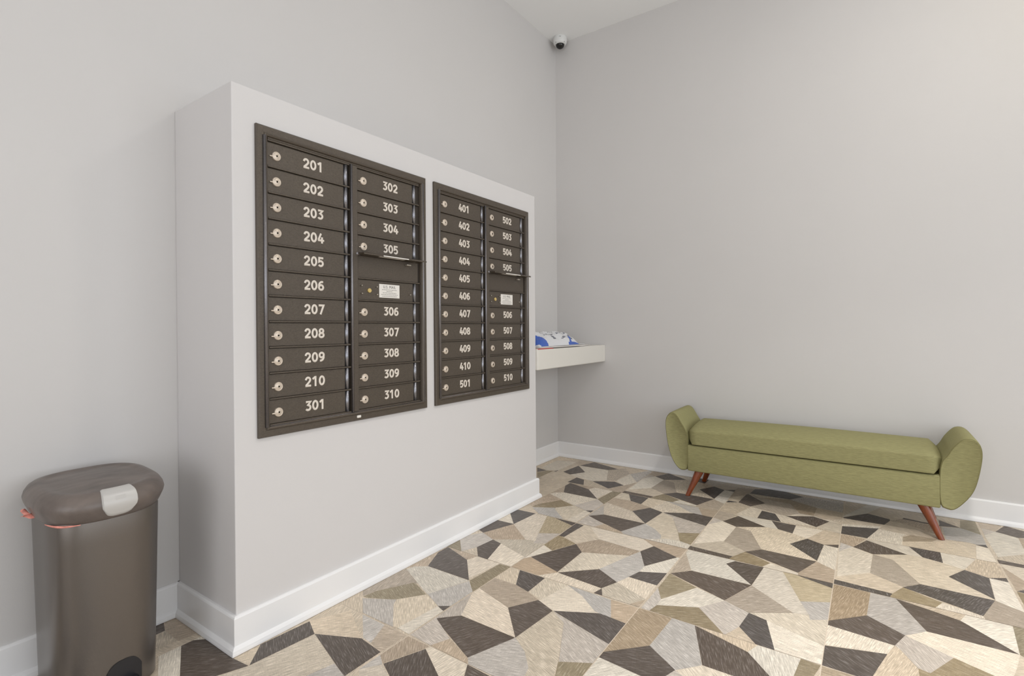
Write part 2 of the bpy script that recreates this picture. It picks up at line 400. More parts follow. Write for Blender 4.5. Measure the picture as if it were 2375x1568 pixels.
# floor tiles: printed linen and wood pieces; colour per piece in 'tone', grain along each piece's own uv
def floor_mat():
    m = bpy.data.materials.new('patchwork_tile'); m.use_nodes = True
    nt = m.node_tree; N = nt.nodes; L = nt.links; b = N['Principled BSDF']
    at = N.new('ShaderNodeAttribute'); at.attribute_name = 'tone'
    uv = N.new('ShaderNodeUVMap'); uv.uv_map = 'grain'
    def noise(scale, sx, sy, detail=3):
        mp = N.new('ShaderNodeMapping'); mp.inputs['Scale'].default_value = (sx, sy, 1)
        L.new(uv.outputs['UV'], mp.inputs['Vector'])
        n = N.new('ShaderNodeTexNoise'); n.inputs['Scale'].default_value = scale; n.inputs['Detail'].default_value = detail
        L.new(mp.outputs['Vector'], n.inputs['Vector']); return n
    n1 = noise(1.0, 26, 330); n2 = noise(1.0, 420, 40, 2); n3 = noise(7, 1, 1, 3)
    def rng(n, lo, hi):
        r = N.new('ShaderNodeMapRange'); r.inputs[1].default_value = 0.28; r.inputs[2].default_value = 0.72
        r.inputs[3].default_value = lo; r.inputs[4].default_value = hi
        L.new(n.outputs['Fac'], r.inputs[0]); return r
    a1 = rng(n1, 0.72, 1.22); a2 = rng(n2, 0.90, 1.10); a3 = rng(n3, 0.94, 1.06)
    def mul(x, y):
        k = N.new('ShaderNodeMath'); k.operation = 'MULTIPLY'
        L.new(x.outputs[0], k.inputs[0]); L.new(y.outputs[0], k.inputs[1]); return k
    f = mul(mul(a1, a2), a3)
    vm = N.new('ShaderNodeVectorMath'); vm.operation = 'SCALE'
    # woven threads: a little pale yarn shows through the dark pieces
    th = N.new('ShaderNodeMapRange'); th.inputs[1].default_value = 0.52; th.inputs[2].default_value = 0.72
    th.inputs[3].default_value = 0.0; th.inputs[4].default_value = 0.11
    L.new(n1.outputs['Fac'], th.inputs[0])
    ad = N.new('ShaderNodeVectorMath'); ad.operation = 'ADD'
    L.new(at.outputs['Color'], ad.inputs[0]); L.new(th.outputs[0], ad.inputs[1])
    L.new(ad.outputs[0], vm.inputs[0]); L.new(f.outputs[0], vm.inputs['Scale'])
    L.new(vm.outputs[0], b.inputs['Base Color'])
    b.inputs['Roughness'].default_value = 0.42
    b.inputs['Specular IOR Level'].default_value = 0.4
    bp = N.new('ShaderNodeBump'); bp.inputs['Strength'].default_value = 0.15; bp.inputs['Distance'].default_value = 0.001
    L.new(n1.outputs['Fac'], bp.inputs['Height']); L.new(bp.outputs['Normal'], b.inputs['Normal'])
    return m
M_TILE = floor_mat()

# ------------------------------------------------------------------ room dimensions (metres)
ZC = 3.322
XL, XR, YB, HP = -2.7922, -0.9741, -0.4058, 1.8393
XF, YR = -6.2, -5.4            # front wall (behind the camera) and right wall
TX, TY, OX, OY = 0.6063, 0.58, -2.4185, -0.8007

# ------------------------------------------------------------------ floor
TONES = {'k': (94, 85, 78), 'o': (152, 138, 112), 'O': (186, 171, 143), 't': (184, 168, 149), 'u': (168, 150, 126),
         'b': (208, 193, 172), 'B': (213, 199, 178), 'T': (188, 169, 146), 'w': (224, 213, 196), 'W': (218, 206, 189),
         'g': (194, 186, 177)}
PLACED = {(0, -1): 'A', (2, -1): 'A', (1, -1): 'B', (1, 1): 'B', (2, 3): 'B', (0, 0): 'C', (2, 0): 'C', (1, 0): 'D',
          (2, 1): 'E', (2, 2): 'E', (3, 0): 'E', (3, 3): 'E', (0, 1): 'F', (1, 2): 'F', (-1, -1): 'A2', (-1, 0): 'A3',
          (3, 1): 'H', (3, 2): 'I', (3, -1): 'J', (3, -2): 'K', (-1, -2): 'L'}
def build_floor():
    bm = bmesh.new()
    tone = bm.loops.layers.float_color.new('tone')
    uvl = bm.loops.layers.uv.new('grain')
    g = 0.0026
    def poly(pts, z, col, mi, ang):
        q = []
        for p in pts:
            if not q or (p[0] - q[-1][0]) ** 2 + (p[1] - q[-1][1]) ** 2 > 1e-8: q.append(p)
        if len(q) > 2 and (q[0][0] - q[-1][0]) ** 2 + (q[0][1] - q[-1][1]) ** 2 < 1e-8: q.pop()
        if len(q) < 3: return
        ar = sum(q[i][0] * q[(i + 1) % len(q)][1] - q[(i + 1) % len(q)][0] * q[i][1] for i in range(len(q)))
        if ar < 0: q.reverse()
        f = bm.faces.new([bm.verts.new((x, y, z)) for x, y in q]); f.material_index = mi
        c, s = math.cos(ang), math.sin(ang); off = rnd.random() * 10
        for l in f.loops:
            l[tone] = col
            x, y = l.vert.co.x, l.vert.co.y
            l[uvl].uv = (c * x + s * y + off, -s * x + c * y + off)
    poly([(XF, YR), (0, YR), (0, 0), (XF, 0)], -0.0018, (1, 1, 1, 1), 1, 0)
    full = 'BCDEFD'
    for i in range(-7, 5):
        for j in range(-2, 9):
            x0, y0 = OX + i * TX, OY - j * TY
            a, b_ = max(x0, XF), min(x0 + TX, 0.0)
            c, d = max(y0 - TY, YR), min(y0, 0.0)
            if b_ - a < 0.01 or d - c < 0.01: continue
            cl = lambda P: [(min(max(x, a + g / 2), b_ - g / 2), min(max(y, c + g / 2), d - g / 2)) for x, y in P]
            poly(cl([(a, c), (b_, c), (b_, d), (a, d)]), -0.0014, lin(*TONES['b']), 0, rnd.uniform(0, 3.14))
            name = PLACED.get((i, j)) or full[(i * 3 + j * 5) % 6]
            for k, e in enumerate(TILES[name]):
                P = [(x0 + e[1 + 2 * n] * TX, y0 - e[2 + 2 * n] * TY) for n in range((len(e) - 1) // 2)]
                r, gg, bb = TONES[e[0]]; v = rnd.uniform(0.95, 1.05)
                w = rnd.uniform(-3, 3)
                poly(cl(P), -0.0013 + 0.00004 * k, lin(r * v + w, gg * v, bb * v - w), 0, rnd.uniform(0, 3.14))
    me = bpy.data.meshes.new('floor'); bm.to_mesh(me); bm.free()
    me.materials.append(M_TILE); me.materials.append(M_GROUT)
    o = bpy.data.objects.new('floor', me); COL.objects.link(o); o['kind'] = 'structure'
    return o
build_floor()

# ------------------------------------------------------------------ walls and ceiling
bm = bmesh.new(); box(bm, XF - 0.15, 0.12, 0, 0.12, -0.05, ZC + 0.1); struct('wall_left', bm, M_WALL)
bm = bmesh.new(); box(bm, 0, 0.12, YR - 0.12, 0, -0.05, ZC + 0.1); struct('wall_back', bm, M_WALL)
bm = bmesh.new()                                     # right wall with the wide glazed entrance opening
EX0, EX1, EZ0, EZ1 = -5.2, -0.2, 0.3, 3.0
box(bm, XF - 0.15, EX0, YR - 0.12, YR, -0.05, ZC + 0.1); box(bm, EX1, 0, YR - 0.12, YR, -0.05, ZC + 0.1)
box(bm, EX0, EX1, YR - 0.12, YR, -0.05, EZ0); box(bm, EX0, EX1, YR - 0.12, YR, EZ1, ZC + 0.1)
struct('wall_right', bm, M_WALL)
bm = bmesh.new()
for x in (EX0, -3.56, -1.9, EX1 - 0.06): box(bm, x, x + 0.06, YR - 0.1, YR - 0.04, EZ0, EZ1)
for z in (EZ0, EZ1 - 0.06): box(bm, EX0, EX1, YR - 0.1, YR - 0.04, z, z + 0.06)
struct('window_2', bm, M_TRIM)
bm = bmesh.new()                                     # front wall behind the camera with its window opening
WY0, WY1, WZ0, WZ1 = -4.4, -0.8, 0.3, 2.6
box(bm, XF - 0.15, XF, YR, WY0, -0.05, ZC + 0.1); box(bm, XF - 0.15, XF, WY1, 0, -0.05, ZC + 0.1)
box(bm, XF - 0.15, XF, WY0, WY1, -0.05, WZ0); box(bm, XF - 0.15, XF, WY0, WY1, WZ1, ZC + 0.1)
struct('wall_front', bm, M_WALL)
bm = bmesh.new()
for y in (WY0, (2 * WY0 + WY1) / 3 - 0.03, (WY0 + 2 * WY1) / 3 - 0.03, WY1 - 0.06): box(bm, XF - 0.1, XF - 0.04, y, y + 0.06, WZ0, WZ1)
for z in (WZ0, WZ1 - 0.06): box(bm, XF - 0.1, XF - 0.04, WY0, WY1, z, z + 0.06)
struct('window_1', bm, M_TRIM)
bm = bmesh.new(); box(bm, XF - 0.15, 0.12, YR - 0.12, 0.12, ZC, ZC + 0.1); struct('ceiling', bm, M_CEIL)
bm = bmesh.new(); box(bm, XL, XR, YB, 0, 0, HP, 0.003, 2); struct('wall_pier', bm, M_PIER)

HB = 0.1178
PROF = [(0, 0), (0.0245, 0), (0.0245, 0.006), (0.0225, 0.015), (0.018, 0.021), (0.0135, 0.0245), (0.0125, 0.025), (0.0125, HB - 0.007),
        (0.0105, HB - 0.003), (0.006, HB), (0, HB)]
bm = bmesh.new(); sweep(bm, [(XF, 0), (XL, 0)], PROF); sweep(bm, [(XR, 0), (0, 0)], PROF); struct('baseboard_left', bm, M_TRIM)
bm = bmesh.new(); sweep(bm, [(0, 0), (0, YR)], PROF); struct('baseboard_back', bm, M_TRIM)
bm = bmesh.new(); sweep(bm, [(XL, 0), (XL, YB), (XR, YB), (XR, 0)], PROF); struct('baseboard_pier', bm, M_TRIM)

# ------------------------------------------------------------------ mailboxes
# raised house-number digits: strokes in a unit-height cell, each a ridge with bevelled flanks
def arc_pts(cx, cy, rx, ry, a0, a1, n=14):
    return [(cx + rx * math.cos(math.radians(a0 + (a1 - a0) * i / n)), cy + ry * math.sin(math.radians(a0 + (a1 - a0) * i / n))) for i in range(n + 1)]
DIGIT = {
 '0': [('loop', arc_pts(0.36, 0.5, 0.255, 0.40, 0, 360, 28)[:-1])],
 '1': [('line', [(0.07, 0.72), (0.22, 0.80), (0.38, 0.93)]), ('line', [(0.41, 1.0), (0.41, 0.0)])],
 '2': [('line', [(0.10, 0.66)] + arc_pts(0.35, 0.67, 0.235, 0.23, 160, -20, 14) + [(0.46, 0.44), (0.12, 0.12)]), ('line', [(0.04, 0.10), (0.66, 0.10)])],
 '3': [('line', [(0.08, 0.90), (0.60, 0.90), (0.32, 0.60)] + arc_pts(0.33, 0.335, 0.255, 0.235, 80, -150, 18))],
 '4': [('line', [(0.40, 0.98), (0.10, 0.32)]), ('line', [(0.03, 0.30), (0.74, 0.30)]), ('line', [(0.52, 0.62), (0.52, 0.0)])],
 '5': [('line', [(0.62, 0.90), (0.17, 0.90), (0.14, 0.52)] + arc_pts(0.34, 0.345, 0.255, 0.245, 120, -150, 18))],
 '6': [('line', [(0.58, 0.88), (0.42, 0.88)] + arc_pts(0.42, 0.48, 0.30, 0.38, 100, 180, 10)), ('loop', arc_pts(0.36, 0.33, 0.245, 0.235, 0, 360, 24)[:-1])],
 '7': [('line', [(0.05, 0.90), (0.63, 0.90), (0.27, 0.0)])],
 '8': [('loop', arc_pts(0.36, 0.71, 0.215, 0.195, 0, 360, 24)[:-1]), ('loop', arc_pts(0.36, 0.295, 0.255, 0.205, 0, 360, 24)[:-1])],
 '9': [('line', [(0.14, 0.12), (0.30, 0.12)] + arc_pts(0.30, 0.52, 0.30, 0.38, -80, 0, 10)), ('loop', arc_pts(0.36, 0.67, 0.245, 0.235, 0, 360, 24)[:-1])],
}
def digit_mesh(bm, ch, x0, z0, wch, h, depth):
    T2 = 0.108
    for kind, P in DIGIT[ch]:
        n = len(P); rows = []
        for i, p in enumerate(P):
            a = P[i - 1] if (i > 0 or kind == 'loop') else P[i]
            b = P[(i + 1) % n] if (i < n - 1 or kind == 'loop') else P[i]
            d1 = Vector((p[0] - a[0], p[1] - a[1])); d2 = Vector((b[0] - p[0], b[1] - p[1]))
            d1 = d1.normalized() if d1.length > 1e-6 else d2.normalized(); d2 = d2.normalized() if d2.length > 1e-6 else d1
            m1 = Vector((-d1.y, d1.x)); m2 = Vector((-d2.y, d2.x)); mm = (m1 + m2).normalized()
            k = T2 / max(0.55, mm.dot(m1))
            rows.append([bm.verts.new(Vector((x0 + (p[0] + mm.x * k * s) / 0.72 * wch, -depth * dz, z0 + (p[1] + mm.y * k * s) * h))) for s, dz in ((1.0, 0.0), (0.9, 0.6), (0.18, 1.0), (-0.18, 1.0), (-0.9, 0.6), (-1.0, 0.0))])
        for i in range(n if kind == 'loop' else n - 1):
            a, b = rows[i], rows[(i + 1) % n]
            for q in range(5): bm.faces.new((a[q], b[q], b[q + 1], a[q + 1]))
        if kind == 'line':
            bm.faces.new(rows[0]); bm.faces.new(rows[-1])
def number_obj(s, h, w, m, parent, loc):
    bm = bmesh.new(); wch = w / (3 * 1.09 - 0.09)
    for i, ch in enumerate(s): digit_mesh(bm, ch, -w / 2 + i * wch * 1.09, -h / 2, wch, h, 0.0024)
    o = obj('number', bm, m, parent); o.location = loc
    return o

def text_mesh(s, h, w, depth=0.0016, bold=0.018, align=True):
    cu = bpy.data.curves.new('txt', 'FONT'); cu.body = s; cu.size = 1.0; cu.offset = bold
    cu.extrude = 0.5; cu.resolution_u = 4; cu.space_character = 1.08
    o = bpy.data.objects.new('txt', cu); COL.objects.link(o)
    bpy.context.view_layer.update()
    dg = bpy.context.evaluated_depsgraph_get()
    me = bpy.data.meshes.new_from_object(o.evaluated_get(dg))
    bpy.data.objects.remove(o); bpy.data.curves.remove(cu)
    xs = [v.co.x for v in me.vertices]; ys = [v.co.y for v in me.vertices]
    x0, x1, y0, y1 = min(xs), max(xs), min(ys), max(ys)
    for v in me.vertices:                            # stand the writing upright on a plane facing -y
        x = ((v.co.x - x0) / (x1 - x0) - 0.5) * w; z = ((v.co.y - y0) / (y1 - y0) - 0.5) * h
        v.co = Vector((x, -(v.co.z + 0.5) * depth, z))
    return me

def text_obj(name, s, h, w, m, parent, loc, **k):
    me = text_mesh(s, h, w, **k); me.materials.append(m)
    o = bpy.data.objects.new(name, me); COL.objects.link(o); o.parent = parent; o.location = loc
    return o

YF = -0.014           # front of the frame, relative to the pier face
YD = -0.006           # front of the doors
def frame_profile_piece(bm, a, b, inward, w):
    """one mitred side of the trim: a,b outer corners (x,z); inward = the two inward unit vectors"""
    steps = [(0.0, 0.0), (0.0, -0.010), (0.004, YF), (w - 0.012, YF), (w - 0.010, YF - 0.004), (w - 0.006, YF - 0.006), (w - 0.002, YF - 0.004), (w, YF), (w + 0.002, -0.004), (w + 0.002, 0.0)]
    rings = []
    for p, inn in ((a, inward[0]), (b, inward[1])):
        rings.append([Vector((p[0] + inn[0] * d, y, p[1] + inn[1] * d)) for d, y in steps])
    loft(bm, rings, close=False, cap=False)

def mailbox_unit(x0, width, names_left, names_right, label, tabs_right, button):
    root = thing('mailbox_unit', (x0, YB, 0.6745), label, 'mailboxes', 'wall mailbox units')
    k = width / 0.7929
    H = 1.0511
    W = width
    fx = lambda v: (v + 2.7172) * k                  # plan positions measured on the first unit
    bm = bmesh.new()
    w = 0.036
    c = [(0, 0), (W, 0), (W, H), (0, H)]; inn = [(1, 1), (-1, 1), (-1, -1), (1, -1)]
    for i in range(4):
        frame_profile_piece(bm, c[i], c[(i + 1) % 4], (inn[i], inn[(i + 1) % 4]), w)
    auto_smooth(obj('frame', bm, M_BRONZE, root), 30)
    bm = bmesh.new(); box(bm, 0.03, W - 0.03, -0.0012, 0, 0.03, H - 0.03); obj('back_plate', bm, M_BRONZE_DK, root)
    # the bright rounded bead down the inner left and right of the trim
    bm = bmesh.new()
    for x in (0.0255, W - 0.0255): tube(bm, (x, YF - 0.001, 0.034), (x, YF - 0.001, H - 0.034), 0.0062, 0.0062, 16)
    tube(bm, (0.03, YF + 0.0015, 0.0335), (W - 0.03, YF + 0.0015, 0.0335), 0.0036, 0.0036, 12)
    obj('trim_bead', bm, M_BEAD, root, True)
    # centre divider
    xd0, xd1 = fx(-2.343), fx(-2.3105)
    bm = bmesh.new(); box(bm, xd0, xd1, YF - 0.002, -0.001, 0.037, H - 0.043, 0.003, 3); obj('divider', bm, M_BRONZE, root)
    bm = bmesh.new(); tube(bm, (xd0 + 0.003, YF - 0.001, 0.036), (xd0 + 0.003, YF - 0.001, H - 0.043), 0.005, 0.005, 16); obj('divider_bead', bm, M_BEAD, root, True)
    # side returns left of the left doors
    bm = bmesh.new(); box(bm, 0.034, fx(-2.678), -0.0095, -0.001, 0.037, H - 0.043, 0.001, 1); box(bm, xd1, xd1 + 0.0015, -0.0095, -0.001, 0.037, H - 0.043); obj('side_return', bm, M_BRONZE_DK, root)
    pl = 0.08793
    ztop = 1.6800 - 0.6745
    # ledges between the doors
    bm = bmesh.new()
    for xa, xb in ((fx(-2.6785), fx(-2.3445)), (xd1, fx(-1.968))):
        for r in range(12):
            if xa == xd1 and r == 4: continue
            z = ztop - r * pl
            box(bm, xa, xb, -0.0125, -0.001, z - 0.0022, z + 0.0036, 0.0014, 2)
    box(bm, fx(-2.6785), fx(-1.968), -0.0125, -0.001, ztop + 0.0035, ztop + 0.012, 0.003, 2)
    obj('ledge', bm, M_BRONZE, root)

    def door(xa, xb, zt, number, tab):
        zb = zt - pl
        bm = bmesh.new()
        box(bm, xa + 0.0005, xb - 0.022 * k, YD, -0.0011, zb + 0.0042, zt - 0.0035, 0.0012, 2)
        d = obj('door', bm, M_BRONZE, root)
        bm = bmesh.new(); xc = xb - 0.0125 * k
        tube(bm, (xc, -0.004, zb + 0.0042), (xc, -0.004, zt - 0.0035), 0.0085, 0.0085, 16)
        obj('hinge', bm, M_HINGE, d, True)
        zc = (zt + zb) / 2
        if number:
            d['label'] = 'door numbered ' + number
            lx = xa + 0.0325 * k
            bm = bmesh.new()
            lathe(bm, [(0.0160, 0), (0.0160, 0.003), (0.0150, 0.0052), (0.0125, 0.0062), (0.0110, 0.0056), (0.0085, 0.0068), (0.003, 0.0070)], (lx, YD, zc - 0.003), (0, -1, 0), 28)
            lk = auto_smooth(obj('lock', bm, M_NICKEL, d), 40)
            bm = bmesh.new()
            lathe(bm, [(0.0062, 0), (0.0062, 0.0075), (0.0050, 0.0080), (0.0042, 0.0070)], (lx, YD, zc - 0.003), (0, -1, 0), 20)
            if tab:
                tube(bm, (lx - 0.024, YD - 0.002, zc - 0.006), (lx - 0.013, YD - 0.003, zc - 0.006), 0.0022, 0.003, 10)
            auto_smooth(obj('keyhole', bm, M_KEYHOLE if not tab else M_NICKEL, d), 40)
            number_obj(number, 0.037, 0.083, M_NUM, d, (xa + 0.1765 * k, YD, zc + 0.003))
        return d

    for r, nm in enumerate(names_left): door(fx(-2.678), fx(-2.3475), ztop - r * pl, nm, True)
    rr = [0, 1, 2, 3, 6, 7, 8, 9, 10]
    for r, nm in zip(rr, names_right): door(xd1 + 0.0012, fx(-1.983), ztop - r * pl, nm, tabs_right)
    # outgoing mail slot: flap standing out over a plain panel
    xa, xb = xd1 + 0.0012, fx(-1.983)
    zt = ztop - 4 * pl
    bm = bmesh.new(); box(bm, xa, fx(-1.975), -0.007, -0.0011, zt - pl + 0.004, zt + 0.004, 0.001, 1); obj('slot_panel', bm, M_BRONZE, root)
    bm = bmesh.new()
    pr = [(-0.006, zt + 0.010), (-0.010, zt + 0.013), (-0.050, zt + 0.0125), (-0.056, zt + 0.009), (-0.056, zt + 0.004), (-0.053, zt + 0.0035), (-0.051, zt + 0.0085), (-0.006, zt + 0.004)]
    loft(bm, [[Vector((x, y, z)) for y, z in pr] for x in (xa - 0.004, fx(-1.968))])
    fl = obj('slot_flap', bm, M_BRONZE, root)
    bm = bmesh.new(); tube(bm, (xa - 0.010, -0.012, zt + 0.009), (xa + 0.010, -0.012, zt + 0.009), 0.0075, 0.0075, 16); obj('flap_pivot', bm, M_BEAD, fl, True)
    bm = bmesh.new(); quad(bm, [Vector((fx(-2.215), -0.0562, zt + 0.0085)), Vector((fx(-2.075), -0.0562, zt + 0.0085)), Vector((fx(-2.075), -0.0562, zt + 0.0045)), Vector((fx(-2.215), -0.0562, zt + 0.0045))])
    quad(bm, [Vector((fx(-2.215), -0.049, zt + 0.0078)), Vector((fx(-2.075), -0.049, zt + 0.0078)), Vector((fx(-2.075), -0.022, zt + 0.0050)), Vector((fx(-2.215), -0.022, zt + 0.0050))])
    s_ = obj('flap_sticker', bm, M_STICKER, fl); s_['label'] = 'white sticker strip'
    bm = bmesh.new(); box(bm, fx(-2.052), fx(-2.028), -0.022, -0.007, zt - 0.0155, zt - 0.0085, 0.002, 2); obj('flap_catch', bm, M_PIN, fl)
    # postal access door
    zt = ztop - 5 * pl
    d = door(xa, xb, zt, None, False); d.name = 'postal_door'; d['label'] = 'door with white mail sticker and brass lock'
    zc = zt - pl / 2
    bm = bmesh.new(); box(bm, fx(-2.1974), fx(-2.0853), YD - 0.0012, YD, zc - 0.028, zc + 0.0285, 0.0005, 1)
    st = obj('mail_sticker', bm, M_STICKER, d)
    sx = fx(-2.1414)
    text_obj('sticker_print', 'U.S. MAIL', 0.0115, 0.068, M_INK, st, (sx, YD - 0.0012, zc + 0.0175), depth=0.0003, bold=0.0)
    bm = bmesh.new()
    for z, wd in ((0.0055, 0.082), (-0.001, 0.034), (-0.0075, 0.074), (-0.0145, 0.090), (-0.0215, 0.080)):
        x = sx - wd / 2
        while x < sx + wd / 2:
            L_ = rnd.uniform(0.003, 0.009)
            box(bm, x, min(x + L_, sx + wd / 2), YD - 0.0015, YD - 0.0012, zc + z - 0.0008, zc + z + 0.0008); x += L_ + 0.0022
    obj('sticker_print', bm, M_INK, st)
    bx = fx(-2.249)
    bm = bmesh.new(); lathe(bm, [(0.0092, 0), (0.0092, 0.004), (0.0075, 0.0055), (0.002, 0.0056)], (bx, YD, zc - 0.002), (0, -1, 0), 24)
    box(bm, bx - 0.0085, bx + 0.0085, YD - 0.0062, YD - 0.005, zc - 0.0032, zc - 0.0012)
    b_ = auto_smooth(obj('lock', bm, M_BRASS, d), 40); b_['label'] = 'brass lock'
    for px_, pz in ((fx(-2.290), 0.0155), (fx(-2.2125), 0.014), (fx(-2.289), -0.0165), (fx(-2.2120), -0.0175), (fx(-2.026), -0.010)):
        bm = bmesh.new(); tube(bm, (px_, YD, zc + pz), (px_ + 0.001, YD - 0.009, zc + pz + 0.001), 0.0026, 0.0022, 10); obj('pin', bm, M_PIN, d, True)
    if button:
        bm = bmesh.new(); box(bm, fx(-2.322), fx(-2.303), YF - 0.003, YF, 0.0115, 0.0215, 0.0026, 3); q = obj('trim_button', bm, M_STICKER, root); q['label'] = 'white plastic button'
    else:
        bm = bmesh.new(); lathe(bm, [(0.004, 0), (0.003, 0.002), (0.001, 0.0025)], (fx(-2.312), YF, 0.018), (0, -1, 0), 14); obj('trim_button', bm, M_BRONZE, root)
    return root

mailbox_unit(-2.7172, 0.7929, ['201', '202', '203', '204', '205', '206', '207', '208', '209', '210', '301'],
             ['302', '303', '304', '305', '306', '307', '308', '309', '310'],
             'dark bronze wall mailbox bank with doors numbered 201 to 310', True, True)
mailbox_unit(-1.8670, 0.8030, ['401', '402', '403', '404', '405', '406', '407', '408', '409', '410', '501'],
             ['502', '503', '504', '505', '506', '507', '508', '509', '510'],
             'dark bronze wall mailbox bank with doors numbered 401 to 510', False, False)

# ------------------------------------------------------------------ shelf and the post lying on it
bm = bmesh.new(); box(bm, XR, 0, -0.4208, 0, 0.777, 0.9028, 0.006, 3)
tag(obj('wall_shelf', bm, M_SHELF), 'thick pale shelf between the mailbox pier and back wall corner', 'shelf')

ZS = 0.9028
def flat_sheet(name, cx, cy, w, d, ang, z, h, m, label, cat, stripe=None, sag=0.0):
    root_bm = bmesh.new()
    nx, ny = 14, 6
    ca, sa = math.cos(ang), math.sin(ang)
    def P(u, v, zz):
        x = (u - 0.5) * w; y = (v - 0.5) * d
        return Vector((cx + ca * x - sa * y, cy + sa * x + ca * y, z + zz + sag * math.sin(u * 6.3) * math.sin(v * 4) ** 2 * 0.5 + sag * 0.5))
    top = [[root_bm.verts.new(P(i / nx, j / ny, h)) for j in range(ny + 1)] for i in range(nx + 1)]
    bot = [[root_bm.verts.new(P(i / nx, j / ny, 0)) for j in range(ny + 1)] for i in range(nx + 1)]
    for i in range(nx):
        for j in range(ny):
            f = root_bm.faces.new((top[i][j], top[i + 1][j], top[i + 1][j + 1], top[i][j + 1]))
            f.material_index = 1 if stripe and j == 0 else 0
            root_bm.faces.new((bot[i][j], bot[i][j + 1], bot[i + 1][j + 1], bot[i + 1][j]))
    for i in range(nx):
        f = root_bm.faces.new((top[i][0], bot[i][0], bot[i + 1][0], top[i + 1][0])); f.material_index = 1 if stripe else 0
        root_bm.faces.new((top[i][ny], top[i + 1][ny], bot[i + 1][ny], bot[i][ny]))
    for j in range(ny):
        root_bm.faces.new((top[0][j], top[0][j + 1], bot[0][j + 1], bot[0][j])); root_bm.faces.new((top[nx][j], bot[nx][j], bot[nx][j + 1], top[nx][j + 1]))
    return tag(obj(name, root_bm, [m, stripe] if stripe else [m], None, True), label, cat)

flat_sheet('envelope', -0.866, -0.312, 0.20, 0.20, 0.03, ZS, 0.004, M_PAPER, 'white envelope with red edge lowest in the post on the shelf', 'envelope', M_RED)
flat_sheet('envelope', -0.60, -0.285, 0.56, 0.24, -0.05, ZS + 0.0045, 0.004, M_PAPER, 'long white envelope lying under the blue and white mailer', 'envelope', None, 0.002)
flat_sheet('envelope', -0.25, -0.23, 0.34, 0.22, 0.10, ZS, 0.004, M_PAPER, 'white envelope under thin tail of the mailer near the back wall', 'envelope', None, 0.003)

def mailer():
    bm = bmesh.new()
    nx, ny = 110, 50
    L_, D_ = 0.70, 0.25
    cx, cy, z0 = -0.49, -0.225, ZS + 0.0105
    def prof(u, v):
        e = min(1.0, u / 0.16) * (1 if u < 0.68 else max(0.0, (0.86 - u) / 0.18) if u < 0.86 else 0.0)
        e = math.sin(min(1, max(0, e)) * math.pi / 2)
        s = max(0.0, 1 - abs(2 * v - 1) ** 2.6)
        h = 0.079 * e * s ** 0.6
        wr = 0.006 * math.sin(u * 23 + v * 9) + 0.005 * math.sin(u * 11 - v * 21 + 1) + 0.006 * abs(math.sin(u * 31 + v * 17)) + 0.004 * abs(math.sin(u * 57 - v * 30))
        return h + wr * min(1, h / 0.03) * s
    def P(u, v, top):
        x = cx - 0.35 + u * L_; nar = 1 - 0.35 * max(0, (u - 0.62) / 0.38)
        y = cy + (v - 0.5) * D_ * nar + 0.02 * math.sin(u * 4)
        h = prof(u, v) if top else 0
        return Vector((x, y, z0 + (h + 0.0025 if top else 0.0)))
    T_ = [[bm.verts.new(P(i / nx, j / ny, True)) for j in range(ny + 1)] for i in range(nx + 1)]
    B_ = [[bm.verts.new(P(i / nx, j / ny, False)) for j in range(ny + 1)] for i in range(nx + 1)]
    marks = random.Random(3); spots = [(marks.uniform(0.2, 0.8), marks.uniform(0.08, 0.9), marks.uniform(0.006, 0.03), marks.uniform(0.012, 0.02)) for _ in range(80)]
    for i in range(nx):
        for j in range(ny):
            f = bm.faces.new((T_[i][j], T_[i + 1][j], T_[i + 1][j + 1], T_[i][j + 1]))
            u, v = (i + 0.5) / nx, (j + 0.5) / ny
            m_ = 0
            for a, b_, w, h in spots:
                if abs(u - a) < w and abs(v - b_) < h: m_ = 2
            if 0.05 < u + 0.32 * v < 0.205 and v < 0.42: m_ = 1      # broad blue band at the near left
            if 0.60 < u < 0.84 and v < 0.02: m_ = 1                           # blue edge
            if 0.62 < u - 0.3 * v < 0.66 and v < 0.2: m_ = 1
            if 0.885 < u < 0.945 and 0.12 < v < 0.62: m_ = 1                   # blue stamp on the flat tail
            f.material_index = m_
            bm.faces.new((B_[i][j], B_[i][j + 1], B_[i + 1][j + 1], B_[i + 1][j]))
    for i in range(nx):
        for j, fl in ((0, 0), (ny, 1)):
            q = (T_[i][j], B_[i][j], B_[i + 1][j], T_[i + 1][j]); bm.faces.new(q if fl == 0 else q[::-1])
    for j in range(ny):
        for i, fl in ((0, 1), (nx, 0)):
            q = (T_[i][j], B_[i][j], B_[i][j + 1], T_[i][j + 1]); bm.faces.new(q if fl == 0 else q[::-1])
    return tag(obj('mailer_bag', bm, [M_MAILW, M_MAILB, M_MAILK], None, True), 'crumpled white and blue plastic mailer bag on the corner shelf', 'parcel')
mailer()

